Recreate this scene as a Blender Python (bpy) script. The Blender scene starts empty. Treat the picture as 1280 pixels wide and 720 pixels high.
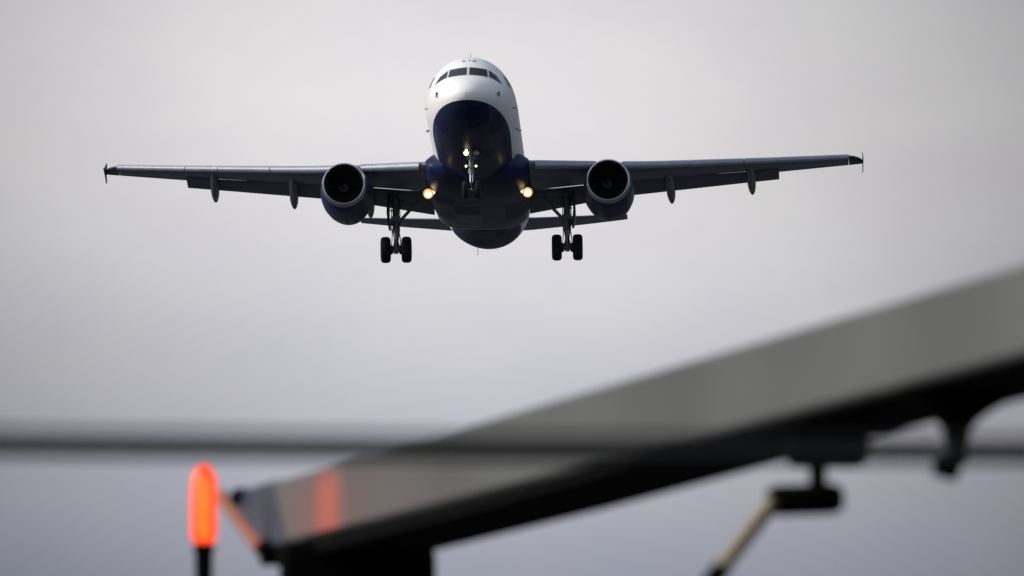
import bpy, bmesh, math, random
from mathutils import Vector, Matrix
random.seed(7)
sc = bpy.context.scene
COL = sc.collection
R = math.radians
PI = math.pi

# ------------------------------------------------------------------ camera, sky, sun, exposure
TILT = R(6.0)
CAM = Vector((0, 0, 1.7))
FWD = Vector((0, math.cos(TILT), math.sin(TILT)))
UP = Vector((0, -math.sin(TILT), math.cos(TILT)))
RIGHT = Vector((1, 0, 0))
cam = bpy.data.cameras.new('camera')
cam.sensor_width = 36.0
cam.lens = 36.0 * 10000 / 1280
cam.clip_start = 0.5
cam.clip_end = 60000
cam.dof.use_dof = True
cam.dof.focus_distance = 348.0
cam.dof.aperture_fstop = 5.2
cam.dof.aperture_blades = 9
camo = bpy.data.objects.new('camera', cam)
COL.objects.link(camo)
camo.location = CAM
camo.rotation_euler = (PI / 2 + TILT, 0, 0)
sc.camera = camo

SUN_EL, SUN_AZ = R(26), R(-88)          # azimuth from +Y towards +X: straight out to the left
sun_dir = Vector((math.sin(SUN_AZ) * math.cos(SUN_EL), math.cos(SUN_AZ) * math.cos(SUN_EL), math.sin(SUN_EL)))
sl = bpy.data.lights.new('sun', 'SUN')
sl.energy = 1.5
sl.angle = R(12)
sl.color = (1.0, 0.95, 0.87)
so = bpy.data.objects.new('sun', sl)
COL.objects.link(so)
so.rotation_euler = sun_dir.to_track_quat('Z', 'Y').to_euler()
so.location = (0, 0, 100)

world = bpy.data.worlds.new('World')
sc.world = world
world.use_nodes = True
wn, wl = world.node_tree.nodes, world.node_tree.links
wn.clear()
def N(tree, kind, **kw):
    n = tree.new(kind)
    for k, v in kw.items():
        setattr(n, k, v)
    return n
def wmath(op, a, b=None, clamp=False):
    n = N(wn, 'ShaderNodeMath', operation=op, use_clamp=clamp)
    for i, v in enumerate((a, b)):
        if v is None: continue
        if isinstance(v, (int, float)): n.inputs[i].default_value = v
        else: wl.new(v, n.inputs[i])
    return n.outputs[0]
wo = N(wn, 'ShaderNodeOutputWorld')
bg = N(wn, 'ShaderNodeBackground')
bg.inputs['Strength'].default_value = 0.1
wl.new(bg.outputs[0], wo.inputs[0])
tc = N(wn, 'ShaderNodeTexCoord')
nrm = N(wn, 'ShaderNodeVectorMath', operation='NORMALIZE')
wl.new(tc.outputs['Generated'], nrm.inputs[0])
sep = N(wn, 'ShaderNodeSeparateXYZ')
wl.new(nrm.outputs[0], sep.inputs[0])
X, Y, Z = sep.outputs
# soft overcast structure
ns = N(wn, 'ShaderNodeTexNoise')
ns.inputs['Scale'].default_value = 9.0
ns.inputs['Detail'].default_value = 5
ns.inputs['Roughness'].default_value = 0.5
mp = N(wn, 'ShaderNodeMapping')
mp.inputs['Scale'].default_value = (1, 1, 2.6)
wl.new(nrm.outputs[0], mp.inputs[0])
wl.new(mp.outputs[0], ns.inputs['Vector'])
# bright patch ahead with lens vignette put into the sky, darker towards murky horizon
ex = wmath('POWER', wmath('MULTIPLY', wmath('ABSOLUTE', wmath('ADD', X, 0.0074)), 1 / 0.0985), 2.0)
above = wmath('GREATER_THAN', Y, 0.2)
def lobe(peak, sz):
    ez = wmath('POWER', wmath('MULTIPLY', wmath('ABSOLUTE', wmath('SUBTRACT', wmath('ADD', Z, wmath('MULTIPLY', X, 0.04)), 0.1268)), 1 / sz), 2.0)
    g = wmath('EXPONENT', wmath('MULTIPLY', wmath('ADD', ex, ez), -1.13))
    return wmath('MULTIPLY', wmath('MULTIPLY', g, peak), above)
lob = N(wn, 'ShaderNodeCombineXYZ')
for i, (p, s) in enumerate(((0.780, 0.0655), (0.770, 0.0678), (0.784, 0.0765))):
    wl.new(lobe(p, s), lob.inputs[i])
# the rest of the deck: dim low down ahead, brighter overhead and behind
def smooth(v, a, b):
    n = N(wn, 'ShaderNodeMapRange', interpolation_type='SMOOTHSTEP')
    wl.new(v, n.inputs[0]); n.inputs[1].default_value = a; n.inputs[2].default_value = b
    return n.outputs[0]
hi = wmath('MULTIPLY', smooth(Z, 0.14, 0.60), wmath('SUBTRACT', 1.0, wmath('MULTIPLY', smooth(Y, 0.35, 0.8), 0.5)))
back = smooth(Y, 0.80, -0.4)
lit = wmath('MAXIMUM', hi, wmath('MULTIPLY', back, wmath('ADD', 0.35, wmath('MULTIPLY', smooth(Z, 0.0, 0.25), 0.5))))
dome = wmath('ADD', 0.13, wmath('MULTIPLY', lit, 0.66))
dcol = N(wn, 'ShaderNodeMixRGB', blend_type='MULTIPLY')
dcol.inputs[0].default_value = 1
wl.new(dome, dcol.inputs[1]); dcol.inputs[2].default_value = (0.94, 0.98, 1.06, 1)
mx = N(wn, 'ShaderNodeVectorMath', operation='MAXIMUM')
wl.new(lob.outputs[0], mx.inputs[0]); wl.new(dcol.outputs[0], mx.inputs[1])
nf = N(wn, 'ShaderNodeTexNoise'); nf.inputs['Scale'].default_value = 42.0; nf.inputs['Detail'].default_value = 6; nf.inputs['Roughness'].default_value = 0.55
mpf = N(wn, 'ShaderNodeMapping'); mpf.inputs['Scale'].default_value = (1, 1, 2.2); mpf.inputs['Rotation'].default_value = (0, R(14), 0)
wl.new(nrm.outputs[0], mpf.inputs[0]); wl.new(mpf.outputs[0], nf.inputs['Vector'])
mod = wmath('ADD', wmath('ADD', 0.80, wmath('MULTIPLY', ns.outputs[0], 0.32)), wmath('MULTIPLY', nf.outputs[0], 0.09))
# cloud tint drifts between cream and lilac grey
tint = N(wn, 'ShaderNodeMixRGB'); wl.new(smooth(nf.outputs[0], 0.35, 0.65), tint.inputs[0])
tint.inputs[1].default_value = (1.0, 0.985, 1.015, 1); tint.inputs[2].default_value = (1.012, 1.0, 0.985, 1)
# sun glow soaking through the thin cloud round the hidden sun
dts = N(wn, 'ShaderNodeVectorMath', operation='DOT_PRODUCT')
wl.new(nrm.outputs[0], dts.inputs[0]); dts.inputs[1].default_value = sun_dir
ang = wmath('ARCCOSINE', wmath('MINIMUM', dts.outputs['Value'], 0.99999))
aur = wmath('MULTIPLY', wmath('EXPONENT', wmath('MULTIPLY', wmath('POWER', wmath('MULTIPLY', ang, 1 / R(15)), 2.0), -1.0)), 16.0)
auc = N(wn, 'ShaderNodeVectorMath', operation='SCALE')
auc.inputs[0].default_value = (1.0, 0.95, 0.86); wl.new(aur, auc.inputs['Scale'])
ad = N(wn, 'ShaderNodeVectorMath', operation='ADD')
wl.new(mx.outputs[0], ad.inputs[0]); wl.new(auc.outputs[0], ad.inputs[1])
cl = N(wn, 'ShaderNodeVectorMath', operation='SCALE')
wl.new(ad.outputs[0], cl.inputs[0]); wl.new(wmath('MULTIPLY', mod, 10.0), cl.inputs['Scale'])
tcl = N(wn, 'ShaderNodeVectorMath', operation='MULTIPLY')
wl.new(cl.outputs[0], tcl.inputs[0]); wl.new(tint.outputs[0], tcl.inputs[1])
sky = N(wn, 'ShaderNodeTexSky', sky_type='NISHITA')
sky.sun_disc = False
sky.sun_elevation = SUN_EL
sky.sun_rotation = SUN_AZ
sky.air_density = 1.2
sky.dust_density = 1.5
# breaks of blue in the deck to the right behind the camera
dgp = N(wn, 'ShaderNodeVectorMath', operation='DOT_PRODUCT')
wl.new(nrm.outputs[0], dgp.inputs[0]); dgp.inputs[1].default_value = Vector((0.85, -0.15, 0.50)).normalized()
dg2 = N(wn, 'ShaderNodeVectorMath', operation='DOT_PRODUCT')
wl.new(nrm.outputs[0], dg2.inputs[0]); dg2.inputs[1].default_value = Vector((0.50, 0.52, 0.66)).normalized()
gap = wmath('MAXIMUM', smooth(dgp.outputs['Value'], 0.35, 0.85), smooth(dg2.outputs['Value'], 0.76, 0.95))
cover = wmath('SUBTRACT', 0.97, wmath('MULTIPLY', gap, 0.85))
mixs = N(wn, 'ShaderNodeMixRGB')
wl.new(cover, mixs.inputs[0]); wl.new(sky.outputs[0], mixs.inputs[1]); wl.new(tcl.outputs[0], mixs.inputs[2])
wl.new(mixs.outputs[0], bg.inputs['Color'])

sc.view_settings.view_transform = 'Standard'
sc.view_settings.look = 'None'
sc.view_settings.exposure = 0
sc.view_settings.gamma = 1
sc.view_settings.use_curve_mapping = False
sc.cycles.max_bounces = 8
sc.cycles.sample_clamp_indirect = 4

# ------------------------------------------------------------------ materials
def mat(name, col, rough=0.5, metal=0.0, spec=0.5, coat=0.0, panel=None, vary=0.0, vscale=3.0, bump=0.0, bscale=40.0, emit=None, estr=0.0):
    m = bpy.data.materials.new(name); m.use_nodes = True
    nt = m.node_tree; b = nt.nodes['Principled BSDF']
    b.inputs['Base Color'].default_value = (*col, 1)
    b.inputs['Roughness'].default_value = rough
    b.inputs['Metallic'].default_value = metal
    b.inputs['Specular IOR Level'].default_value = spec
    b.inputs['Coat Weight'].default_value = coat
    if emit:
        b.inputs['Emission Color'].default_value = (*emit, 1)
        b.inputs['Emission Strength'].default_value = estr
    if vary or bump:
        t = nt.nodes.new('ShaderNodeTexCoord')
    if vary:
        n = nt.nodes.new('ShaderNodeTexNoise'); n.inputs['Scale'].default_value = vscale; n.inputs['Detail'].default_value = 5
        nt.links.new(t.outputs['Object'], n.inputs['Vector'])
        r = nt.nodes.new('ShaderNodeMapRange'); r.inputs[3].default_value = 1 - vary; r.inputs[4].default_value = 1 + vary
        r.inputs[1].default_value = 0.3; r.inputs[2].default_value = 0.7
        nt.links.new(n.outputs[0], r.inputs[0])
        mu = nt.nodes.new('ShaderNodeVectorMath'); mu.operation = 'SCALE'; mu.inputs[0].default_value = col
        nt.links.new(r.outputs[0], mu.inputs['Scale'])
        nt.links.new(mu.outputs[0], b.inputs['Base Color'])
        r2 = nt.nodes.new('ShaderNodeMapRange'); r2.inputs[3].default_value = rough * 0.85; r2.inputs[4].default_value = min(1, rough * 1.2)
        nt.links.new(n.outputs[0], r2.inputs[0]); nt.links.new(r2.outputs[0], b.inputs['Roughness'])
    if panel:
        sx_, amt = panel
        tp = nt.nodes.new('ShaderNodeTexCoord')
        sn = nt.nodes.new('ShaderNodeVectorMath'); sn.operation = 'SNAP'; sn.inputs[1].default_value = sx_
        nt.links.new(tp.outputs['Object'], sn.inputs[0])
        wn_ = nt.nodes.new('ShaderNodeTexWhiteNoise'); nt.links.new(sn.outputs[0], wn_.inputs[0])
        pm = nt.nodes.new('ShaderNodeMapRange'); pm.inputs[3].default_value = 1 - amt; pm.inputs[4].default_value = 1 + amt
        nt.links.new(wn_.outputs[0], pm.inputs[0])
        for sock in ('Base Color', 'Roughness'):
            l_ = b.inputs[sock].links[0]; src = l_.from_socket
            q_ = nt.nodes.new('ShaderNodeVectorMath' if sock == 'Base Color' else 'ShaderNodeMath')
            q_.operation = 'SCALE' if sock == 'Base Color' else 'MULTIPLY'
            nt.links.new(src, q_.inputs[0]); nt.links.new(pm.outputs[0], q_.inputs['Scale'] if sock == 'Base Color' else q_.inputs[1])
            nt.links.new(q_.outputs[0], b.inputs[sock])
    if bump:
        n2 = nt.nodes.new('ShaderNodeTexNoise'); n2.inputs['Scale'].default_value = bscale; n2.inputs['Detail'].default_value = 4
        nt.links.new(t.outputs['Object'], n2.inputs['Vector'])
        bp = nt.nodes.new('ShaderNodeBump'); bp.inputs['Strength'].default_value = bump
        nt.links.new(n2.outputs[0], bp.inputs['Height']); nt.links.new(bp.outputs[0], b.inputs['Normal'])
    return m

def fuselage_mat():
    """white upper body, navy belly split along a slightly drooping line, fine panel seams and streaks"""
    m = bpy.data.materials.new('fuselage_paint'); m.use_nodes = True
    nt = m.node_tree; nd, lk = nt.nodes, nt.links; b = nd['Principled BSDF']
    t = nd.new('ShaderNodeTexCoord'); s = nd.new('ShaderNodeSeparateXYZ'); lk.new(t.outputs['Object'], s.inputs[0])
    def M(op, a, b_=None, clamp=False):
        n = nd.new('ShaderNodeMath'); n.operation = op; n.use_clamp = clamp
        for i, v in enumerate((a, b_)):
            if v is None: continue
            if isinstance(v, (int, float)): n.inputs[i].default_value = v
            else: lk.new(v, n.inputs[i])
        return n.outputs[0]
    line = M('MAXIMUM', M('ADD', M('MULTIPLY', M('ADD', s.outputs[1], 15.0), -0.028), -0.93), -1.22)     # waterline of the split
    f = M('MULTIPLY', M('SUBTRACT', s.outputs[2], line), 60.0, True)
    mixc = nd.new('ShaderNodeMixRGB'); lk.new(f, mixc.inputs[0])
    mixc.inputs[1].default_value = (0.006, 0.012, 0.050, 1); mixc.inputs[2].default_value = (0.76, 0.77, 0.78, 1)
    ns_ = nd.new('ShaderNodeTexNoise'); ns_.inputs['Scale'].default_value = 1.0; ns_.inputs['Detail'].default_value = 6
    mp_ = nd.new('ShaderNodeMapping'); mp_.inputs['Scale'].default_value = (3.0, 0.35, 3.0)
    lk.new(t.outputs['Object'], mp_.inputs[0]); lk.new(mp_.outputs[0], ns_.inputs['Vector'])
    # thin ring frames every 1.6 m and lap joints: seams a touch darker
    ring = M('LESS_THAN', M('ABSOLUTE', M('SUBTRACT', M('FRACT', M('MULTIPLY', M('ADD', s.outputs[1], 14.2), 1 / 1.62)), 0.5)), 0.008)
    dirt = M('SUBTRACT', M('ADD', 0.96, M('MULTIPLY', ns_.outputs[0], 0.08)), M('MULTIPLY', ring, 0.22))
    sca = nd.new('ShaderNodeVectorMath'); sca.operation = 'SCALE'
    lk.new(mixc.outputs[0], sca.inputs[0]); lk.new(dirt, sca.inputs['Scale'])
    lk.new(sca.outputs[0], b.inputs['Base Color'])
    lk.new(M('ADD', M('ADD', 0.27, M('MULTIPLY', ns_.outputs[0], 0.03)), M('MULTIPLY', M('SUBTRACT', 1.0, f), 0.22)), b.inputs['Roughness'])
    snp = nd.new('ShaderNodeVectorMath'); snp.operation = 'SNAP'; snp.inputs[1].default_value = (0.9, 1.62, 1.0); lk.new(t.outputs['Object'], snp.inputs[0])
    wno = nd.new('ShaderNodeTexWhiteNoise'); lk.new(snp.outputs[0], wno.inputs[0])
    inv = M('SUBTRACT', 1.0, f)
    lk.new(M('ADD', 0.5, M('MULTIPLY', inv, M('SUBTRACT', M('MULTIPLY', wno.outputs[0], 0.28), 0.40))), b.inputs['Specular IOR Level'])
    b.inputs['Coat Weight'].default_value = 0.06; b.inputs['Coat Roughness'].default_value = 0.15
    return m

FUS = fuselage_mat()
NAVY = mat('navy_paint', (0.006, 0.013, 0.052), 0.36, spec=0.2, panel=((1.1, 1.7, 50.0), 0.28), vary=0.25, vscale=1.5)
WHITE = mat('white_paint', (0.76, 0.77, 0.78), 0.3, coat=0.3, vary=0.04)
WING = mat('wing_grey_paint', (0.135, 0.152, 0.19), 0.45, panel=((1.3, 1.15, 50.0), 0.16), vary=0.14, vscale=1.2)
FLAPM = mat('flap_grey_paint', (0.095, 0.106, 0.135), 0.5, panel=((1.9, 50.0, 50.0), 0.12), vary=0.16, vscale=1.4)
SLATM = mat('slat_bare_metal', (0.30, 0.33, 0.40), 0.38, metal=0.45, vary=0.07, vscale=2.0)
SENS = mat('sensor_grey', (0.10, 0.10, 0.11), 0.5)
LIP = mat('polished_inlet_lip', (0.46, 0.48, 0.53), 0.3, metal=1.0, vary=0.05)
DARKIN = mat('dark_inlet_liner', (0.008, 0.010, 0.018), 0.6, vary=0.2, vscale=6)
BLADE = mat('titanium_blade', (0.016, 0.018, 0.024), 0.5, metal=0.2)
SPIN = mat('spinner_paint', (0.012, 0.013, 0.016), 0.5)
SPIRAL = mat('spinner_mark', (0.07, 0.07, 0.08), 0.5)
GLASS = mat('cockpit_glass', (0.010, 0.014, 0.018), 0.04, spec=0.25)
WFRAME = mat('window_frame_paint', (0.45, 0.46, 0.48), 0.4)
GEAR = mat('gear_grey_paint', (0.13, 0.135, 0.145), 0.45, vary=0.2, vscale=5)
CHROME = mat('chrome_piston', (0.72, 0.72, 0.74), 0.15, metal=1.0)
OLEO = mat('oily_piston', (0.16, 0.16, 0.17), 0.3, metal=0.6)
TYRE = mat('tyre_rubber', (0.012, 0.012, 0.014), 0.85, spec=0.2, vary=0.2, vscale=9)
RIM = mat('wheel_rim_metal', (0.25, 0.25, 0.26), 0.4, metal=0.7)
SEAL = mat('grey_sealant', (0.62, 0.64, 0.68), 0.4)
GLINTM = mat('polished_glint_bead', (0.5, 0.52, 0.56), 0.3, metal=0.9)
DETAIL = mat('dark_fitting', (0.03, 0.03, 0.033), 0.5)
REFL = mat('lamp_reflector', (0.75, 0.74, 0.70), 0.25, metal=1.0)
LENSOFF = mat('unlit_lamp_glass', (0.25, 0.27, 0.28), 0.12, coat=1.0)
LAMP_A = mat('landing_lamp_glow', (1, 0.8, 0.4), 0.3, emit=(1.0, 0.78, 0.42), estr=3.0)
HALO_A = mat('amber_halo_inner', (1, 0.5, 0.1), 0.3, emit=(1.0, 0.56, 0.18), estr=1.3)  # landing lamp halo, put into glowing ring colours
HALO_B = mat('amber_halo_mid', (1, 0.5, 0.1), 0.3, emit=(1.0, 0.42, 0.08), estr=0.6)
HALO_C = mat('amber_halo_outer', (.3, 0.15, 0.05), 0.3, emit=(1.0, 0.38, 0.06), estr=0.18)
LAMP_B = mat('taxi_lamp_glow', (1, 0.9, 0.7), 0.3, emit=(1.0, 0.85, 0.6), estr=2.6)
LAMP_C = mat('turnoff_lamp_glow', (1, 0.95, 0.9), 0.3, emit=(1.0, 0.95, 0.86), estr=1.6)

# ------------------------------------------------------------------ mesh helpers
def obj(name, verts, faces, m, parent=None, smooth=True, angle=35, mats=None, fm=None):
    me = bpy.data.meshes.new(name)
    me.from_pydata([tuple(v) for v in verts], [], faces)
    bm = bmesh.new(); bm.from_mesh(me)
    bmesh.ops.remove_doubles(bm, verts=bm.verts, dist=1e-5)
    bmesh.ops.recalc_face_normals(bm, faces=bm.faces)
    bm.to_mesh(me); bm.free()
    for x in (mats or [m]): me.materials.append(x)
    if smooth:
        me.polygons.foreach_set('use_smooth', [True] * len(me.polygons))
        me.set_sharp_from_angle(angle=R(angle))
    o = bpy.data.objects.new(name, me); COL.objects.link(o)
    if parent: o.parent = parent
    return o
class MB:
    def __init__(s): s.v, s.f = [], []
    def add(s, v, f):
        k = len(s.v); s.v += [Vector(p) for p in v]; s.f += [[i + k for i in q] for q in f]; return s
    def build(s, name, m, parent=None, **kw): return obj(name, s.v, s.f, m, parent, **kw)
    def loft(s, rings, cap=True, closed=True):
        n = len(rings[0]); v = [p for r in rings for p in r]; f = []
        for i in range(len(rings) - 1):
            for j in range(n if closed else n - 1):
                k = (j + 1) % n
                f.append([i * n + j, i * n + k, (i + 1) * n + k, (i + 1) * n + j])
        if cap: f += [list(range(n))[::-1], [(len(rings) - 1) * n + j for j in range(n)]]
        return s.add(v, f)
    def box(s, c, h, rot=None):
        v = [Vector((x * h[0], y * h[1], z * h[2])) for x in (-1, 1) for y in (-1, 1) for z in (-1, 1)]
        if rot: v = [rot @ p for p in v]
        v = [p + Vector(c) for p in v]
        return s.add(v, [[0, 1, 3, 2], [4, 6, 7, 5], [0, 4, 5, 1], [2, 3, 7, 6], [0, 2, 6, 4], [1, 5, 7, 3]])
    def tube(s, a, b, r0, r1=None, n=16):
        return s.lathe(a, b, [(0, r0), (1, r0 if r1 is None else r1)], n)
    def lathe(s, a, b, prof, n=24, cap=True):
        """profile points (fraction along a->b, radius)"""
        a, b = Vector(a), Vector(b); d = b - a; L = d.length; d = d / L
        q = d.orthogonal().normalized(); w = d.cross(q)
        rings = [[a + d * (t * L) + (q * math.cos(2 * PI * j / n) + w * math.sin(2 * PI * j / n)) * r for j in range(n)] for t, r in prof]
        return s.loft(rings, cap)
    def path(s, pts, r, n=12):
        pts = [Vector(p) for p in pts]; rings = []
        q = None
        for i, p in enumerate(pts):
            d = (pts[min(i + 1, len(pts) - 1)] - pts[max(i - 1, 0)]).normalized()
            q = d.orthogonal().normalized() if q is None else (q - d * q.dot(d)).normalized()
            w = d.cross(q)
            rr = r[i] if isinstance(r, (list, tuple)) else r
            rings.append([p + (q * math.cos(2 * PI * j / n) + w * math.sin(2 * PI * j / n)) * rr for j in range(n)])
        return s.loft(rings)
def empty(name, loc=(0, 0, 0)):
    o = bpy.data.objects.new(name, None); COL.objects.link(o); o.location = loc; o.empty_display_size = 0.3
    return o
def tag(o, label=None, cat=None, group=None, kind=None):
    for k, v in (('label', label), ('category', cat), ('group', group), ('kind', kind)):
        if v: o[k] = v
    return o
def soften(o, w):
    bm = bmesh.new(); bm.from_mesh(o.data)
    bmesh.ops.bevel(bm, geom=list(bm.edges), offset=w, segments=4, affect='EDGES', profile=0.5)
    bm.to_mesh(o.data); bm.free(); return o
def interp(tab, x):
    """monotone-ish cubic (Catmull) interpolation through a table of (x, v)"""
    n = len(tab)
    if x <= tab[0][0]: return tab[0][1]
    if x >= tab[-1][0]: return tab[-1][1]
    i = max(k for k in range(n - 1) if tab[k][0] <= x)
    def slope(k):
        if k == 0: return (tab[1][1] - tab[0][1]) / (tab[1][0] - tab[0][0])
        if k == n - 1: return (tab[-1][1] - tab[-2][1]) / (tab[-1][0] - tab[-2][0])
        a = (tab[k][1] - tab[k - 1][1]) / (tab[k][0] - tab[k - 1][0]); b = (tab[k + 1][1] - tab[k][1]) / (tab[k + 1][0] - tab[k][0])
        return 0.0 if a * b <= 0 else 2 * a * b / (a + b)
    x0, y0 = tab[i]; x1, y1 = tab[i + 1]; h = x1 - x0; t = (x - x0) / h
    return (2*t**3 - 3*t**2 + 1) * y0 + (t**3 - 2*t**2 + t) * h * slope(i) + (-2*t**3 + 3*t**2) * y1 + (t**3 - t**2) * h * slope(i + 1)

# ------------------------------------------------------------------ ground (below the frame; it throws the dim light on the undersides)
gm = mat('wet_tarmac', (0.022, 0.025, 0.032), 0.95, vary=0.35, vscale=0.02)
g = MB(); n = 48; rad = [0, 30, 120, 500, 2000, 8000, 30000]
g.loft([[Vector((max(r, 0.01) * math.cos(2 * PI * j / n), max(r, 0.01) * math.sin(2 * PI * j / n), 0)) for j in range(n)] for r in rad], cap=False)
tag(g.build('ground', gm), kind='structure')

# ------------------------------------------------------------------ the airliner
# local axes: x to the right of the picture, y aft (nose at y = -15), z up
plane = empty('airliner')
tag(plane, 'white and navy twin engine airliner with wheels down and landing lights lit in grey sky', 'airliner')
Dp, OX, OZ, yaw, pit, rol = 352.675, -1.45625, 5.85361, 0.0316638, 0.2024792, 0.0143967
def Rm():
    cy, sy, cp, sp, cr, sr = math.cos(yaw), math.sin(yaw), math.cos(pit), math.sin(pit), math.cos(rol), math.sin(rol)
    return Matrix(((cy, -sy, 0), (sy, cy, 0), (0, 0, 1))) @ Matrix(((cp, 0, sp), (0, 1, 0), (-sp, 0, cp))) @ Matrix(((1, 0, 0), (0, cr, -sr), (0, sr, cr)))
_R = Rm()
_B = Matrix((FWD, RIGHT, UP)).transposed()           # (depth, right, up) -> world
_P = Matrix(((0, 1, 0), (1, 0, 0), (0, 0, 1)))       # local (right, aft, up) -> (aft, right, up)
plane.matrix_world = Matrix.Translation(CAM + FWD * Dp + RIGHT * OX + UP * OZ) @ (_B @ _R @ _P).to_4x4()
def L(xa, y, z): return Vector((y, xa - 15.0, z))     # body station (aft of nose, right, up) -> local

# fuselage profile against sqrt(x) so the nose is blunt
TOP = [(0, -.66), (.3, -.42), (.6, -.12), (.9, .13), (1.15, .36), (1.35, .70), (1.55, 1.10), (1.75, 1.48), (2.0, 1.84), (2.3, 2.03), (2.6, 2.12), (3.0, 2.14), (5.4, 2.14), (5.83, 1.93), (6.13, 1.62)]
BOT = [(0, -.66), (.3, -.93), (.6, -1.18), (.9, -1.39), (1.2, -1.59), (1.55, -1.79), (1.9, -1.94), (2.3, -2.04), (2.7, -2.07), (4.69, -2.07), (5.0, -1.95), (5.29, -1.5), (5.66, -.5), (6.0, .65), (6.13, 1.1)]
WID = [(0, .0), (.3, .36), (.6, .72), (.9, 1.03), (1.2, 1.30), (1.5, 1.53), (1.8, 1.72), (2.1, 1.86), (2.45, 1.95), (2.8, 1.975), (5.0, 1.975), (5.4, 1.68), (5.8, 1.0), (6.13, .28)]
CEN = [(0, -.66), (.6, -.58), (1.2, -.38), (1.8, -.15), (2.4, -.02), (2.8, 0), (5.0, 0), (5.6, .55), (6.13, 1.35)]
def sect(x):
    s = math.sqrt(max(x, 0)); return interp(TOP, s), interp(BOT, s), interp(WID, s), interp(CEN, s)
def ring(x, n=96):
    t, b, w, c = sect(x); out = []
    for j in range(n):
        a = 2 * PI * j / n; ca, sa = math.cos(a), math.sin(a)
        out.append(L(x, w * sa, c + ((t - c) if ca > 0 else (c - b)) * ca))
    return out
def inside(x, y, z):
    t, b, w, c = sect(x)
    h = (t - c) if z > c else (c - b)
    return w > 1e-6 and h > 1e-6 and (y / w) ** 2 + ((z - c) / h) ** 2 < 1
def surf_x(y, z):
    lo, hi_ = 0.0, 9.0
    for _ in range(40):
        m_ = (lo + hi_) / 2
        if inside(m_, y, z): hi_ = m_
        else: lo = m_
    return hi_
def surf_pt(y, z, off=0.0):
    x = surf_x(y, z); p = L(x, y, z); h = 0.01
    px, pz = L(surf_x(y + h, z), y + h, z) - p, L(surf_x(y, z + h), y, z + h) - p
    nn = px.cross(pz).normalized()
    if nn.y > 0: nn = -nn
    return p + nn * off
def surf_y(x, z):
    t, b, w, c = sect(x); h = (t - c) if z > c else (c - b)
    return w * math.sqrt(max(0, 1 - ((z - c) / h) ** 2))
xs = [(0.03 * i) ** 2 for i in range(1, 100) if (0.03 * i) ** 2 < 7] + [7 + 0.5 * i for i in range(61)] + [37.5]
mb = MB(); mb.loft([ring(x) for x in xs])
fus = mb.build('fuselage', FUS, plane, angle=60)

# cockpit windows: panes given as (right, up) outlines on the nose skin
def pane(outline, off, n=6):
    """bilinear patch of four corners draped on the nose"""
    a, b, c, d = [Vector((p[0], p[1])) for p in outline]
    v, f = [], []
    for i in range(n + 1):
        for j in range(n + 1):
            u_, w_ = i / n, j / n
            p = a * (1 - u_) * (1 - w_) + b * u_ * (1 - w_) + c * u_ * w_ + d * (1 - u_) * w_
            v.append(surf_pt(p.x, p.y, off))
    for i in range(n):
        for j in range(n):
            k = i * (n + 1) + j
            f.append([k, k + 1, k + n + 2, k + n + 1])
    return v, f
def side_pane(outline, sgn, off, n=5):
    """patch given as (x, z) on the flank"""
    a, b, c, d = [Vector(p) for p in outline]; v, f = [], []
    for i in range(n + 1):
        for j in range(n + 1):
            u_, w_ = i / n, j / n
            p = a * (1 - u_) * (1 - w_) + b * u_ * (1 - w_) + c * u_ * w_ + d * (1 - u_) * w_
            v.append(L(p.x, sgn * (surf_y(p.x, p.y) + off), p.y))
    for i in range(n):
        for j in range(n):
            k = i * (n + 1) + j
            f.append([k, k + 1, k + n + 2, k + n + 1])
    return v, f
WIN_FRONT = [(0.055, 0.50), (0.83, 0.44), (0.78, 0.90), (0.06, 0.97)]
WIN_SIDE = [(0.91, 0.44), (1.42, 0.24), (1.20, 0.62), (0.86, 0.88)]
for sg in (-1, 1):
    for W_ in (WIN_FRONT, WIN_SIDE):
        cx = sum(p[0] for p in W_) / 4; cz = sum(p[1] for p in W_) / 4
        big = [(cx + (p[0] - cx) * 1.09, cz + (p[1] - cz) * 1.13) for p in W_]
        fr = MB().add(*pane([(sg * p[0], p[1]) for p in big], 0.006)).build('window_frame', WFRAME, fus)
        MB().add(*pane([(sg * p[0], p[1]) for p in W_], 0.013)).build('window_pane', GLASS, fus)
    W3 = [(3.40, 0.42), (4.15, 0.48), (4.00, 0.88), (3.35, 0.86)]
    MB().add(*side_pane(W3, sg, 0.012)).build('window_pane', GLASS, fus)
# cabin windows along each flank (one oval each, shared mesh)
def oval():
    v = [Vector((0, 0.115 * math.cos(2 * PI * j / 20), 0.165 * math.sin(2 * PI * j / 20))) for j in range(20)]
    return v
for sg in (-1, 1):
    y0 = surf_y(12, 0.42)
    me = None
    for k in range(30):
        xw = 7.3 + k * 0.80
        if me is None:
            v = [L(15 + p.y, sg * (surf_y(12, 0.42 + p.z) + 0.008) - sg * y0, p.z) for p in oval()]
            first = MB().add(v, [list(range(20))]).build('cabin_window', GLASS, fus)
            me = first.data; o = first
        else:
            o = first.copy(); COL.objects.link(o); o.parent = fus
        o.location = (sg * y0, xw - 15, 0.42)
    # forward cabin door panel outline, slightly proud
    dv = side_pane([(5.35, -0.62), (6.17, -0.62), (6.17, 1.2), (5.35, 1.2)], sg, 0.006, 10)
    MB().add(*dv).build('cabin_door', WHITE, plane)
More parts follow.
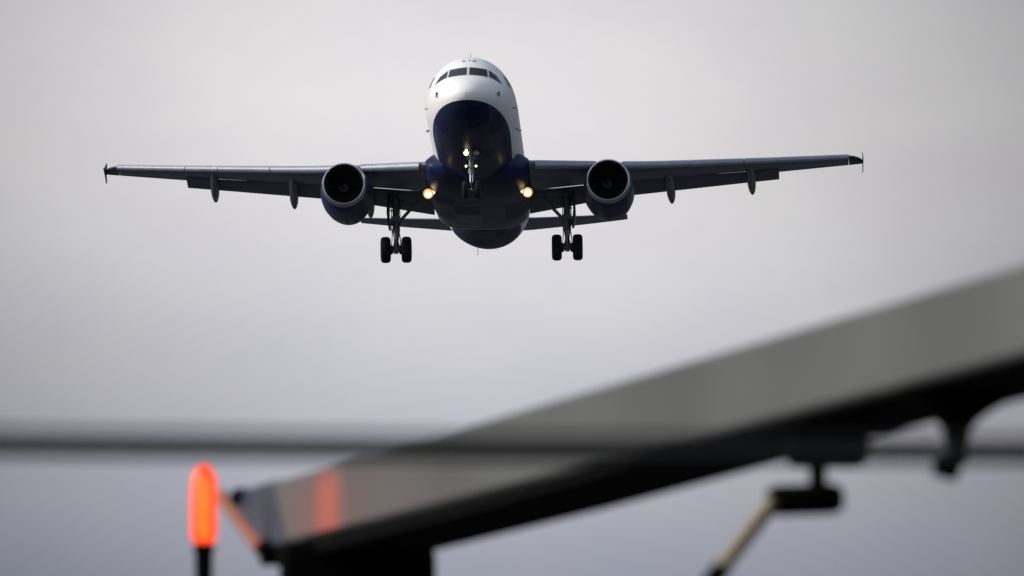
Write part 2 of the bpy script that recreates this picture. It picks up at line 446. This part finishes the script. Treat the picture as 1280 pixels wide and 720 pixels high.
# probes and small fittings on the nose
for sg in (-1, 1):
    p = surf_pt(sg * 1.28, -0.33, 0.0); d = Vector((sg * 0.55, -0.55, 0.0))
    MB().tube(p - d * .1, p + d * 0.14, 0.035, 0.02).box(p + d * .1 + Vector((0, 0, -.07)), (0.03, 0.05, 0.10)).build('pitot_probe', DETAIL, fus)
    for xq, zq in ((4.2, -0.35), (8.6, -0.35), (6.8, -.7)):
        y_ = surf_y(xq, zq); p = L(xq, sg * y_, zq)
        MB().tube(p, p + Vector((sg * .13, 0.03, 0)), 0.03, 0.015).build('sensor_vane', DETAIL, fus)
for yq, wq in ((-0.20, .07), (0.03, .03), (0.24, .08)):
    p = surf_pt(yq, 1.42 if yq != .03 else 1.47, 0.0)
    MB().box(p + Vector((0, 0, .01)), (wq, 0.04, 0.02)).build('roof_sensor', SENS, fus)
# blade aerials
def blade_aerial(base, h, chord, up, name='blade_aerial', m=WHITE):
    b = Vector(base); pr = []
    for t_, c_, sw in ((0, chord, 0), (1, chord * .55, chord * .6)):
        pr.append([b + Vector((0.012 * s_, sw + c_ * f_, up * h * t_)) for f_, s_ in ((0, 0), (.3, 1), (1, 0), (.3, -1))])
    return MB().loft(pr).build(name, m, fus, smooth=False)
blade_aerial(L(7.8, 0, 2.05), 0.36, 0.30, 1)
blade_aerial(L(9.0, 0, -2.05), 0.32, 0.3, -1, m=DETAIL)
blade_aerial(L(25.8, -0.45, -1.82), 0.36, 0.28, -1, m=DETAIL)
MB().tube(L(5.2, 0, 1.93), L(5.2, 0, 2.32), 0.014, 0.007).build('whip_aerial', DETAIL, fus)

# wing to body fairing
def supr(x, w, zc, up, dn, ex=3.0, n=64):
    out = []
    for j in range(n):
        a = 2 * PI * j / n; ca, sa = math.cos(a), math.sin(a)
        h = up if ca > 0 else dn
        out.append(L(x, w * math.copysign(abs(sa) ** (2 / ex), sa), zc + h * math.copysign(abs(ca) ** (2 / ex), ca)))
    return out
FAIR = [(10.3, 1.45, -1.25, .3, .70), (10.8, 1.80, -1.12, .42, .95), (11.5, 2.08, -1.05, .5, 1.14), (12.4, 2.30, -1.0, .52, 1.26), (14, 2.36, -1.0, .5, 1.32), (17, 2.30, -1.02, .5, 1.31), (19, 2.15, -1.08, .5, 1.20), (20.2, 2.06, -1.1, .45, 1.10), (20.45, 2.02, -1.1, .43, 1.02)]
fa = MB().loft([supr(*f_) for f_ in FAIR]).build('belly_fairing', NAVY, plane, angle=50)
bead = [p for p in supr(20.3, 2.06, -1.1, .45, 1.085, n=120)][33:88]
MB().path(bead, .04, 12).build('fairing_glint_bead', GLINTM, fa)  # bead added to catch the sky as a thin light line
# wings
ZLE = [(0, -1.08), (1.98, -1.02), (2.5, -.97), (4.7, -.77), (6.8, -.57), (10.6, -.07), (13.2, .29), (16.3, .74), (17.05, .85)]
def LEx(y): return 12.15 + (y - 1.98) * 0.52
def TEx(y): return 18.2 + 0.1 * (y - 1.98) / 4.4 if y < 6.4 else 18.3 + (y - 6.4) * (21.64 - 18.3) / 10.65
def INC(y): return R(3.2 - 3.0 * y / 17.05)
def TCK(y): return 0.145 - 0.04 * y / 17.05
UPPER = [(0, 0), (.005, .16), (.02, .30), (.06, .50), (.14, .68), (.26, .78), (.40, .78), (.55, .66), (.70, .47), (.85, .25), (1.0, .03)]
LOWER = [(1.0, -.03), (.85, -.02), (.70, -.10), (.55, -.25), (.40, -.40), (.26, -.44), (.14, -.40), (.06, -.29), (.02, -.18), (.005, -.09)]
def wing_sec(sg, y, cut):
    c = TEx(y) - LEx(y); t = TCK(y); ci, si = math.cos(INC(y)), math.sin(INC(y)); z0 = interp(ZLE, y); out = []
    for side, tab in (('u', UPPER), ('l', LOWER)):
        pts = tab
        for u_, v_ in pts:
            v_ = v_ * (.56 if side == 'u' else 1.25)
            uu = min(u_, cut)
            if u_ > cut:   # blunt trailing face where the flap has slid out
                vv = interp(sorted([(a_, b_ * .56) for a_, b_ in tab]), cut) if side == 'u' else interp(sorted([(a_, b_ * .56) for a_, b_ in UPPER]), cut) - 0.10
            else: vv = v_
            px_, pz = uu * c, vv * t * c
            out.append(L(LEx(y) + px_ * ci + pz * si, sg * y, z0 - px_ * si + pz * ci))
    return out
def air(le, te, tk, n=9):
    """aerofoil between two points in the local y-z plane; returns upper and lower loop"""
    le, te = Vector(le), Vector(te); d = te - le; c = d.length; d = d / c
    up = Vector((0, -d.z, d.y))
    if up.z < 0: up = -up
    us = [(1 - math.cos(PI * i / n)) / 2 for i in range(n + 1)]
    th = lambda u_: 5 * (.2969 * math.sqrt(u_) - .126 * u_ - .3516 * u_**2 + .2843 * u_**3 - .1015 * u_**4)
    out = [le + d * (u_ * c) + up * (tk * c * th(u_) * 1.25) for u_ in us]
    out += [le + d * (u_ * c) - up * (tk * c * th(u_) * .55) for u_ in reversed(us[1:-1])]
    return out
def nacelle(sg):
    cy = sg * 5.75
    e = None
    tilt = R(1.5)
    def P(x, r, a, dz=0): return L(x, cy + r * math.sin(a), -2.15 + r * math.cos(a) + (x - 10.6) * -math.tan(tilt) * -0.0 + dz)
    def rev(prof, n=72, drop=0.0): return [[P(x, r, 2 * PI * j / n, -drop * max(0, x - 10.6) / 4) for j in range(n)] for x, r in prof]
    outer = [(10.98, .985), (11.2, 1.02), (11.6, 1.065), (12.2, 1.105), (12.9, 1.12), (13.6, 1.10), (14.4, 1.02), (15.1, .90), (15.7, .76)]
    en = MB().loft(rev(outer), cap=False).build('engine_nacelle', NAVY, plane)
    lipp = [(11.02, .80), (10.86, .805), (10.74, .825), (10.66, .85), (10.615, .878), (10.62, .905), (10.67, .93), (10.78, .955), (10.98, .984), (11.02, .99)]
    MB().loft(rev(lipp), cap=False).build('inlet_lip', LIP, en)
    MB().loft(rev([(11.02, .80), (11.3, .795), (11.75, .815)]), cap=False).build('inlet_liner', DARKIN, en)
    MB().loft(rev([(11.72, .82), (11.78, .2)]), cap=False).build('fan_backing', DARKIN, en)
    bl = MB(); nb = 22
    for k in range(nb):
        a0 = 2 * PI * k / nb
        rows = []
        for i in range(6):
            r_ = .24 + (.80 - .24) * i / 5; tw = R(20 + 38 * i / 5); ch = .11 + .06 * i / 5
            rows.append([P(11.62 + s_ * ch * math.cos(tw), r_, a0 + s_ * ch * math.sin(tw) / r_ + .05 * i / 5) for s_ in (-1, 0, 1)])
        bl.loft(rows, cap=False, closed=False)
    bl.build('fan_blades', BLADE, en)
    sp = MB().loft(rev([(11.2, .004), (11.26, .06), (11.4, .15), (11.6, .24), (11.7, .25)], 32)).build('spinner', SPIN, en)
    spi = MB()
    pts = [P(11.24 + .26 * i / 20, .045 + .17 * i / 20 + .01, .3 + i * .24) for i in range(21)]
    spi.path(pts, .016, 6).build('spinner_spiral', SPIRAL, sp)
    MB().loft(rev([(15.0, .60), (15.7, .5), (16.5, .36), (17.0, .12)], 32)).build('exhaust_plug', LIP, en)
    # strake, drain mast, latch line
    MB().box(L(13.2, cy, -3.30), (.03, .14, .06)).build('drain_mast', DETAIL, en)
    ins = -sg
    MB().loft([[P(12.0, 1.09, ins * R(55)), P(12.0, 1.10, ins * R(55.6))], [P(12.5, 1.38, ins * R(55)), P(12.5, 1.38, ins * R(55.6))], [P(13.2, 1.38, ins * R(55)), P(13.2, 1.38, ins * R(55.6))], [P(13.3, 1.1, ins * R(55)), P(13.3, 1.1, ins * R(55.6))]], cap=False, closed=False).build('nacelle_strake', NAVY, en)
    MB().box(L(12.6, cy - sg * -0.86, -2.78), (.05, .12, .03)).build('latch_fitting', DETAIL, en)
    # pylon
    sec = []
    for x, zt, zb, w in ((12.1, -1.16, -1.35, .03), (12.9, -.86, -1.3, .17), (14.2, -.62, -1.3, .20), (16.0, -.72, -1.55, .2), (17.6, -.95, -1.5, .12), (18.3, -1.1, -1.3, .03)):
        sec.append([L(x, cy - w, zt), L(x, cy + w, zt), L(x, cy + w, zb), L(x, cy - w, zb)])
    MB().loft(sec).build('engine_pylon', NAVY, plane, angle=30)
def ftf(sg, y, xtip, ztip, x0, w=.19):
    """canoe shaped flap track fairing; nose under the wing, tip drooped with the flap"""
    z0 = interp(ZLE, y) - (x0 - LEx(y)) * math.sin(INC(y)) - .12
    rings = []; n = 20
    for i in range(13):
        t_ = i / 12; x = x0 + (xtip - x0) * t_
        r_ = max(.006, w * min(1, (math.sin(PI * min(t_ * 1.5, .5)) ** .7)) * (1 if t_ < .68 else math.sqrt(max(0, 1 - ((t_ - .68) / .32) ** 1.7))))
        zz = z0 + (ztip - z0) * (t_ ** 1.35)
        rings.append([L(x, sg * (y - .14 * (1 - t_)) + r_ * .8 * math.sin(2 * PI * j / n), zz + r_ * 1.45 * math.cos(2 * PI * j / n)) for j in range(n)])
    MB().loft(rings).build('flap_track_fairing', WING, plane)

for sg in (-1, 1):
    ys = [1.2, 1.98, 3.0, 4.0, 5.2, 6.3, 7.5, 9, 10.5, 12, 13.22]
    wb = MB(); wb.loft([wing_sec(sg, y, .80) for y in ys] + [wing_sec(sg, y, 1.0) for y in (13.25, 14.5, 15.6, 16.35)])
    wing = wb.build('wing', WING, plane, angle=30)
    # dark tip cap and the arrow fence
    tip = MB()
    def tsec(y, k):
        p_ = wing_sec(sg, y, 1.0); te = p_[10]; kk = k
        return [te + (q_ - te) * kk for q_ in p_]
    tip.loft([tsec(16.37, 1), tsec(16.6, .92), tsec(16.8, .76), tsec(16.92, .58), tsec(16.98, .42)]).build('wingtip_cap', DETAIL, wing)
    yf = 17.0
    fl = [(20.1, .78), (20.9, 1.02), (21.75, 1.38), (21.95, 1.36), (21.75, .85), (21.95, .50), (21.7, .45), (20.9, .66)]
    MB().loft([[L(x, sg * (yf + s_), z) for x, z in fl] for s_ in (-.016, .016)]).build('wingtip_fence', NAVY, wing, smooth=False)
    # slats, five panels, extended and drooped
    SL = [(.42, -.46), (.16, -.36), (.02, -.14), (0, .06), (.08, .26), (.28, .44), (.7, .60), (1.35, .66), (.95, .52), (.55, .30), (.36, .05), (.34, -.25)]
    for ya, yb in ((2.55, 5.15), (6.35, 9.28), (9.31, 11.66), (11.69, 13.18), (13.21, 16.36)):
        rr = []
        for i in range(5):
            y = ya + (yb - ya) * i / 4
            s_ = .40 - .17 * (y - 2) / 15
            x0 = LEx(y) - .30 * s_ / .4; z0 = interp(ZLE, y) - .10 * s_ / .4
            rr.append([L(x0 + a_ * s_, sg * y, z0 + b_ * s_) for a_, b_ in SL])
        MB().loft(rr).build('slat', SLATM, wing, angle=40)
    # flaps: leading and trailing edge points per station (aft, up)
    def flap(st):
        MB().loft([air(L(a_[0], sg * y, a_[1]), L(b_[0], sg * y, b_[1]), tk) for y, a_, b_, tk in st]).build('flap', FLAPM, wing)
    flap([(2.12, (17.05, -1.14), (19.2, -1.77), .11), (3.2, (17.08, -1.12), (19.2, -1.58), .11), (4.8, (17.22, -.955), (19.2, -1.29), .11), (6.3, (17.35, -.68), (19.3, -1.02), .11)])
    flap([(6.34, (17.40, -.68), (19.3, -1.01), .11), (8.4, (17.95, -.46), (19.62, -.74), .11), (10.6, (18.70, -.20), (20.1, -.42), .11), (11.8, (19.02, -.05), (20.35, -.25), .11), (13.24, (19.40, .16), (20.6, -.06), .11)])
    ftf(sg, 12.05, 21.6, -.44, 17.6, .235)
    ftf(sg, 8.45, 20.6, -1.02, 16.2, .245)
    ftf(sg, 5.02, 20.1, -1.60, 15.4, .25)
    nacelle(sg)
    # landing light hanging from the wing root
    a = L(13.25, sg * 2.18, -2.10)
    hs = MB().lathe(a + Vector((0, .22, .02)), a, [(0, .05), (.5, .16), (1, .225)], 24, cap=False).build('landing_light', REFL, wing)
    MB().lathe(a + Vector((0, .16, 0)), a + Vector((0, .05, 0)), [(0, .12), (.7, .14), (1, .12)], 20).build('lamp_glow', LAMP_A, hs)
    for r0_, r1_, m_ in ((.14, .17, HALO_A), (.172, .195, HALO_B), (.197, .215, HALO_C)):  # added glowing rings stand in for the halo round the lamp
        MB().lathe(a + Vector((0, .05, 0)), a + Vector((0, .03, 0)), [(0, r0_), (0, r1_), (1, r1_), (1, r0_), (0, r0_)], 32, cap=False).build('halo_ring', m_, hs)
    MB().box(a + Vector((0, .2, .35)), (.04, .05, .33)).build('light_arm', DETAIL, hs)
    b2 = a + Vector((-sg * .22, .05, .08))
    h2 = MB().lathe(b2 + Vector((0, .16, .0)), b2, [(0, .03), (1, .09)], 20, cap=False).build('runway_turnoff_light', REFL, wing)
    MB().lathe(b2 + Vector((0, .07, 0)), b2 + Vector((0, .01, 0)), [(0, .05), (1, .045)], 16).build('lamp_glow', LAMP_B, h2)

# tail
for sg in (-1, 1):
    st = [(0.6, 31.3, 34.9, .62), (1.9, 32.2, 35.1, .74), (4.2, 33.4, 35.6, 1.06), (6.0, 34.4, 36.0, 1.34), (6.22, 34.62, 36.0, 1.37)]
    MB().loft([air(L(a_, sg * y, z + .07), L(b_, sg * y, z + .15), .075) for y, a_, b_, z in st]).build('tailplane', WING, plane)
fn = []
for z, a_, b_, w in ((1.4, 29.6, 36.0, .30), (2.4, 30.6, 36.1, .30), (5.0, 32.6, 36.6, .22), (7.9, 34.9, 37.2, .13)):
    pts = air((0, a_ - 15, 0), (0, b_ - 15, 0), .10)
    fn.append([Vector((p.z * w / .3 * .9, p.y, z)) for p in pts])
MB().loft(fn).build('tail_fin', NAVY, plane)

# landing gear
def wheel(c, r, w, name='wheel', par=None):
    c = Vector(c); a, b = c - Vector((w / 2, 0, 0)), c + Vector((w / 2, 0, 0))
    t_ = MB().lathe(a, b, [(0, r * .55), (.0, r * .80), (.06, r * .90), (.18, r * .97), (.34, r), (.40, r * .992), (.42, r), (.58, r), (.6, r * .992), (.66, r), (.82, r * .97), (.94, r * .90), (1, r * .80), (1, r * .55)], 48).build(name, TYRE, par)
    MB().lathe(c - Vector((w * .46, 0, 0)), c + Vector((w * .46, 0, 0)), [(0, .03), (.02, r * .30), (.2, r * .36), (.1, r * .52), (.9, r * .52), (.8, r * .36), (.98, r * .30), (1, .03)], 32).build('rim', RIM, t_)
    return t_
for sg in (-1, 1):
    yc = sg * 3.795; ax = L(17.7, yc, -3.64)
    topz = -1.0
    g_ = MB().tube(L(17.55, yc, topz), L(17.66, yc, -2.75), .155, .15, 20).tube(L(17.66, yc, -2.72), L(17.66, yc, -2.86), .185, .175, 20)
    g_.box(L(17.52, yc, -2.3), (.2, .12, .12)).tube(L(17.6, yc - .35, -1.5), L(17.6, yc + .35, -1.5), .1)
    gear = g_.build('main_gear_leg', GEAR, plane)
    MB().tube(L(17.66, yc, -2.8), L(17.7, yc, -3.64), .10, .10, 20).build('piston', OLEO, gear)
    axm = MB().tube(ax - Vector((.64, 0, 0)), ax + Vector((.64, 0, 0)), .075, .075).tube(ax - Vector((.28, 0, 0)), ax + Vector((.28, 0, 0)), .12).lathe(ax + Vector((0, 0, .2)), ax - Vector((0, 0, .17)), [(0, .11), (.5, .16), (1, .10)]).build('axle', GEAR, gear)
    for s_ in (-1, 1):   # brake units beside the axle
        MB().lathe(ax + Vector((s_ * .14, 0, 0)), ax + Vector((s_ * .27, 0, 0)), [(0, .17), (.3, .21), (1, .21)], 20).build('brake_unit', DETAIL, gear)
        wheel(ax + Vector((s_ * .4636, 0, 0)), .584, .43, par=gear)
    tl = MB()
    for s_ in (-1, 1):
        tl.path([L(17.82, yc + s_ * .11, -2.78), L(18.15, yc + s_ * .05, -3.15)], [.06, .045], 8).path([L(18.15, yc + s_ * .05, -3.15), L(17.85, yc + s_ * .11, -3.52)], [.045, .06], 8)
    tl.tube(L(18.15, yc - .09, -3.15), L(18.15, yc + .09, -3.15), .06).build('torque_link', GEAR, gear)
    MB().tube(L(17.6, yc - sg * .1, -2.45), L(17.45, sg * 2.75, -1.45), .075, .075).tube(L(17.5, sg * 3.05, -1.6), L(17.58, yc, -1.75), .04).build('side_brace', GEAR, gear)
    hz = MB()
    hz.path([L(17.5, yc + .17, -1.4), L(17.46, yc + .19, -2.2), L(17.5, yc + .15, -2.9), L(17.55, yc + .2, -3.2), L(17.6, yc + .22, -3.55)], .022, 8)
    hz.path([L(17.5, yc - .17, -1.4), L(17.46, yc - .2, -2.4), L(17.52, yc - .16, -3.0), L(17.58, yc - .2, -3.5)], .018, 8).build('brake_hose', DETAIL, gear)
    # leg door edge-on, outboard of the leg
    yo = yc + sg * .24
    dr = [[L(16.95, yo + sg * .02, -1.25), L(18.15, yo + sg * .02, -1.25)], [L(16.98, yo + sg * .05, -2.1), L(18.12, yo + sg * .05, -2.1)], [L(17.1, yo - sg * .02, -2.72), L(17.95, yo - sg * .02, -2.72)]]
    MB().loft([[r[0], r[1], r[1] + Vector((sg * .10, 0, 0)), r[0] + Vector((sg * .10, 0, 0))] for r in dr]).build('gear_door', NAVY, gear, smooth=False)
    MB().tube(L(17.5, yc, -1.9), L(17.5, yo, -1.9), .035).build('door_link', GEAR, gear)
    MB().tube(L(17.6, yc, -2.5), L(17.6, yo, -2.5), .03).build('door_link', GEAR, gear)

ngx = 5.07
ng = MB().tube(L(ngx, 0, -1.8), L(ngx, 0, -2.95), .11, .11, 20).tube(L(ngx, 0, -2.9), L(ngx, 0, -3.02), .14).box(L(ngx - .05, 0, -2.35), (.2, .08, .05)).build('nose_gear_leg', GEAR, plane)
MB().tube(L(ngx, 0, -2.95), L(ngx, 0, -3.72), .075, .075, 20).build('piston', CHROME, ng)
MB().tube(L(ngx, -.34, -3.72), L(ngx, .34, -3.72), .06).build('axle', GEAR, ng)
MB().path([L(ngx - .12, 0, -2.95), L(ngx - .36, 0, -3.3), L(ngx - .1, 0, -3.66)], [.05, .04, .045], 10).build('torque_link', GEAR, ng)
MB().tube(L(ngx + .05, .0, -2.6), L(ngx - 1.2, 0, -1.9), .05).build('drag_brace', GEAR, ng)
MB().box(L(ngx, 0, -3.1), (.045, .05, .16)).tube(L(ngx - .08, -.02, -2.98), L(ngx - .08, -.02, -3.5), .02).build('steering_actuator', GEAR, ng)
for s_ in (-1, 1):
    wheel(L(ngx, s_ * .27, -3.72), .38, .22, par=ng)
    # twin doors hanging either side of the bay
    d_ = [L(ngx + .15, s_ * .36, -2.0), L(ngx + 1.0, s_ * .36, -2.02), L(ngx + 1.0, s_ * .5, -2.62), L(ngx + .15, s_ * .5, -2.6)]
    MB().loft([d_, [p + Vector((s_ * .03, 0, 0)) for p in d_]]).build('nose_gear_door', NAVY, ng, smooth=False)
def nose_lamp(y, z, r, m, x=ngx - .28):
    p = L(x, y, z)
    h_ = MB().lathe(p + Vector((0, .16, 0)), p, [(0, r * .45), (.6, r), (1, r * 1.12)], 24, cap=False).build('gear_lamp', REFL, ng)
    MB().lathe(p + Vector((0, .06, 0)), p + Vector((0, .0, 0)), [(0, r * .9), (.6, r * .9), (1, r * .5)], 24).build('lamp_glow' if m is not LENSOFF else 'lamp_glass', m, h_)
    MB().tube(p + Vector((0, .12, 0)), L(ngx, 0, z + .02), .03).build('lamp_arm', DETAIL, h_)
nose_lamp(-.21, -2.18, .105, LAMP_B)
nose_lamp(-.19, -1.99, .07, LAMP_B)
nose_lamp(.23, -2.16, .13, LENSOFF)
nose_lamp(-.215, -2.75, .048, LAMP_C)
nose_lamp(.215, -2.75, .048, LAMP_C)
for y_ in (-.155, .135):
    p = surf_pt(y_, -1.62, 0)
    p = L(4.6, y_, -1.66)
nose_lamp(-.155, -1.66, .035, LAMP_C, 4.75)
nose_lamp(.135, -1.66, .04, LENSOFF, 4.75)

# ------------------------------------------------------------------ foreground: perimeter fence wires (nearest)
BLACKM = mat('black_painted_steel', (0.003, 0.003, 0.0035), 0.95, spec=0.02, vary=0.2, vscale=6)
WIREM = mat('weathered_wire', (0.006, 0.0065, 0.008), 0.7, spec=0.15, vary=0.3, vscale=8)
POSTM = mat('galvanised_post', (0.30, 0.31, 0.32), 0.5, metal=0.5, vary=0.15, vscale=8)
fence = empty('wire_fence', (0, 14, 0))
tag(fence, 'blurred dark wires of a perimeter fence running level across the picture', 'fence')
for xp in (-2.2, 2.2):
    p = MB().tube((xp, -.1, 0), (xp, -.1, 2.55), .04).path([(xp, -.1, 2.5), (xp, -.25, 2.62), (xp, -1.05, 2.84)], .025).path([(xp, -.1, 2.5), (xp, .2, 2.65), (xp, .95, 2.98), (xp, 1.6, 3.045)], .025)
    p.build('fence_post', POSTM, fence)
def wire(y, zl, zr, r):
    pts = [(-2.2 + 4.4 * i / 24, y, zl + (zr - zl) * i / 24 - .012 * (1 - ((i - 12) / 12) ** 2)) for i in range(25)]
    MB().path(pts, r, 10).build('fence_wire', WIREM, fence)
wire(-1.05, 2.846, 2.812, .0076)
wire(.95, 2.981, 2.951, .0115)
wire(1.55, 3.052, 3.020, .0045)
for z_ in (2.5, 2.1, 1.6): wire(-.15, z_, z_, .003)

# ------------------------------------------------------------------ foreground: glossy beam seen end on, its fittings below
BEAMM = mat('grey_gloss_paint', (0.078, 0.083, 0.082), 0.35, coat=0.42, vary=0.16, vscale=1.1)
BEAMM.node_tree.nodes['Principled BSDF'].inputs['Coat Roughness'].default_value = 0.07
CAPM = mat('blue_grey_reflection', (0.042, 0.052, 0.078), 0.25, vary=0.1)  # soft bluish reflections at the beam end, put into the base colour
STREAKM = mat('dull_orange_reflection', (0.20, 0.055, 0.027), 0.6)  # the lamp's orange reflection, put into the colour
BRASS = mat('brass_rod', (0.14, 0.108, 0.056), 0.5, metal=0.3, vary=0.15, vscale=10)
BA = Vector((-.93, 29.913, 4.102)); BU = Vector((.24407, -.96963, -.01520)); BT = Vector((.9697, .2441, 0)).normalized(); BZ = Vector((0, 0, 1))
def Q(s, t, z): return BU * s + BT * t + BZ * z          # beam axes: along, across, up
beam = empty('steel_beam', BA)
tag(beam, 'out of focus grey gloss beam with black underside rising to the right', 'beam')
BW, BH = .42, .24
def prism(secs, name, m, par, **kw): return MB().loft(secs).build(name, m, par, **kw)
bev = .012
def bsec(s, top_dx=0.0, grow=0.0):
    w0, w1, z0, z1 = -grow, BW + grow, -BH - grow, grow
    pts = [(w0, z0 + bev), (w0, z1 - bev), (w0 + bev, z1), (w1 - bev, z1), (w1, z1 - bev), (w1, z0 + bev), (w1 - bev, z0), (w0 + bev, z0)]
    return [Q(s + top_dx * ((z + BH) / BH), t, z) for t, z in pts]
prism([bsec(.30, -.55), bsec(3), bsec(6), bsec(9), bsec(13.5)], 'beam_body', BEAMM, beam, angle=30)
# underside channel: a black plate just below, full width
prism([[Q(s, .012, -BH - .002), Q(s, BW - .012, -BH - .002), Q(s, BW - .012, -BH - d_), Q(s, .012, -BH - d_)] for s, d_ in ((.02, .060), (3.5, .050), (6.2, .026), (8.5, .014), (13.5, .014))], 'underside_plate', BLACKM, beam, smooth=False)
cap_ = prism([bsec(-.02, -.70, .006), bsec(.40, -.25, .006)], 'end_cap', CAPM, beam, angle=30)
MB().path([Q(-.73, -.005, .0), Q(-.375, -.005, -BH / 2), Q(-.02, -.005, -BH)], .028, 20).build('edge_reflection', STREAKM, cap_)  # painted strip in place of the lamp's reflection along the end edge
MB().lathe(Q(-.40, .0, -.05), Q(-.40, .0, .012), [(0, .040), (.6, .042), (1, .026)]).build('end_bolt', BLACKM, cap_)
MB().lathe(Q(.10, -.03, -BH - .02), Q(.10, .05, -BH - .02), [(0, .05), (1, .05)]).build('end_bolt', BLACKM, cap_)
# trestle head and leg that carry the far end
hd = soften(MB().box(Q(.7, .2, -BH - .115), (.285, .16, .10)).build('trestle_head', BLACKM, beam, smooth=False), .05)
MB().tube(Q(.7, .2, -BH - .15), Q(.7, .2, -BH - .15) + Vector((0, 0, -(4.102 - BH - .15 - .011))), .09).build('trestle_leg', BLACKM, beam)
# second trestle off to the right
MB().box(Q(12.2, .2, -BH - .08), (.25, .16, .065)).build('trestle_head', BLACKM, beam, smooth=False)
p0 = Q(12.2, .2, -BH - .12)
MB().tube(p0, Vector((p0.x, p0.y, -4.102)), .09).build('trestle_leg', BLACKM, beam)
# trumpet shaped hanger with a clamp foot
c0 = Q(8.14, .18, -BH - .012)
MB().lathe(c0, c0 - BZ * .20, [(0, .168), (.12, .145), (.25, .098), (.38, .062), (.52, .040), (.7, .032), (1, .029)], 28).build('flared_hanger', BLACKM, beam)
MB().lathe(c0 - BZ * .175 + Vector((-.02, 0, 0)), c0 - BZ * .235 + Vector((-.035, 0, 0)), [(0, .03), (.3, .042), (1, .036)], 20).build('clamp_foot', BLACKM, beam)
# block, stem and swivel with a brass stay
c1 = Q(6.876, .18, 0)
soften(MB().box(c1 + BZ * (-BH - .066), (.118, .12, .066)).build('mounting_block', BLACKM, beam, smooth=False), .028)
MB().tube(c1 + BZ * (-BH - .12) + Vector((-.03, 0, 0)), c1 + BZ * (-BH - .21) + Vector((-.03, 0, 0)), .026).build('stem', BLACKM, beam)
c2 = c1 + BZ * (-BH - .235) + Vector((-.068, 0, 0))
MB().lathe(c2 + Vector((-.115, 0, 0)), c2 + Vector((.115, 0, .008)), [(0, .02), (.05, .038), (.15, .046), (.85, .046), (.95, .038), (1, .02)], 24).build('swivel_body', BLACKM, beam)
st0 = c2 + Vector((-.09, -.03, .0)); sd = Vector((-.62, .1, -.80)).normalized()
MB().tube(st0, st0 + sd * .30, .023).build('stay_rod', BRASS, beam)
MB().tube(st0 + sd * .245, st0 + sd * 4.35, .029).build('stay_sleeve', BLACKM, beam)

# ------------------------------------------------------------------ foreground: orange lamp on a black post
def lens_mat():
    m = bpy.data.materials.new('orange_lens_glow'); m.use_nodes = True
    nt = m.node_tree; b = nt.nodes['Principled BSDF']
    b.inputs['Base Color'].default_value = (.5, .05, .01, 1); b.inputs['Roughness'].default_value = .25
    t = nt.nodes.new('ShaderNodeTexCoord'); s = nt.nodes.new('ShaderNodeSeparateXYZ'); nt.links.new(t.outputs['Object'], s.inputs[0])
    w = nt.nodes.new('ShaderNodeTexWave'); w.wave_type = 'BANDS'; w.bands_direction = 'Z'; w.inputs['Scale'].default_value = 9; w.inputs['Distortion'].default_value = .4
    nt.links.new(t.outputs['Object'], w.inputs['Vector'])
    mx_ = nt.nodes.new('ShaderNodeMixRGB'); nt.links.new(w.outputs[0], mx_.inputs[0])
    mx_.inputs[1].default_value = (1.0, .062, .018, 1); mx_.inputs[2].default_value = (1.0, .10, .03, 1)
    nt.links.new(mx_.outputs[0], b.inputs['Emission Color']); b.inputs['Emission Strength'].default_value = 1.25
    tr = nt.nodes.new('ShaderNodeBsdfTransparent'); tr.inputs[0].default_value = (1, .45, .25, 1)
    ms = nt.nodes.new('ShaderNodeMixShader'); ms.inputs[0].default_value = .62
    nt.links.new(tr.outputs[0], ms.inputs[1]); nt.links.new(b.outputs[0], ms.inputs[2])
    nt.links.new(ms.outputs[0], nt.nodes['Material Output'].inputs[0])
    return m
LENS = lens_mat()
CORE = mat('lamp_core_glow', (1, .5, .1), .5, emit=(1.0, .36, .03), estr=2.5)
lx, ly, lz = -1.1507, 29.82, 3.871
lamp = empty('obstruction_light', (lx, ly, 0))
tag(lamp, 'glowing orange capsule lamp on a slim black post left of the beam end', 'warning light')
r_ = .049
MB().lathe((0, 0, lz), (0, 0, lz + .30), [(0, r_ * .75), (.08, r_ * .95), (.2, r_), (.78, r_ * .98), (.88, r_ * .84), (.95, r_ * .56), (.985, r_ * .3), (1, .004)], 32).build('lamp_lens', LENS, lamp)
MB().lathe((0, 0, lz + .02), (0, 0, lz + .25), [(0, .016), (.1, .023), (.9, .022), (1, .008)], 20).build('lamp_core', CORE, lamp)
MB().lathe((0, 0, lz - .10), (0, 0, lz), [(0, .034), (.7, .034), (.75, .040), (1, .040)], 24).build('lamp_base', BLACKM, lamp)
MB().tube((0, 0, .0), (0, 0, lz - .09), .033).lathe((0, 0, 0), (0, 0, .03), [(0, .14), (.6, .14), (1, .05)]).build('post', BLACKM, lamp)
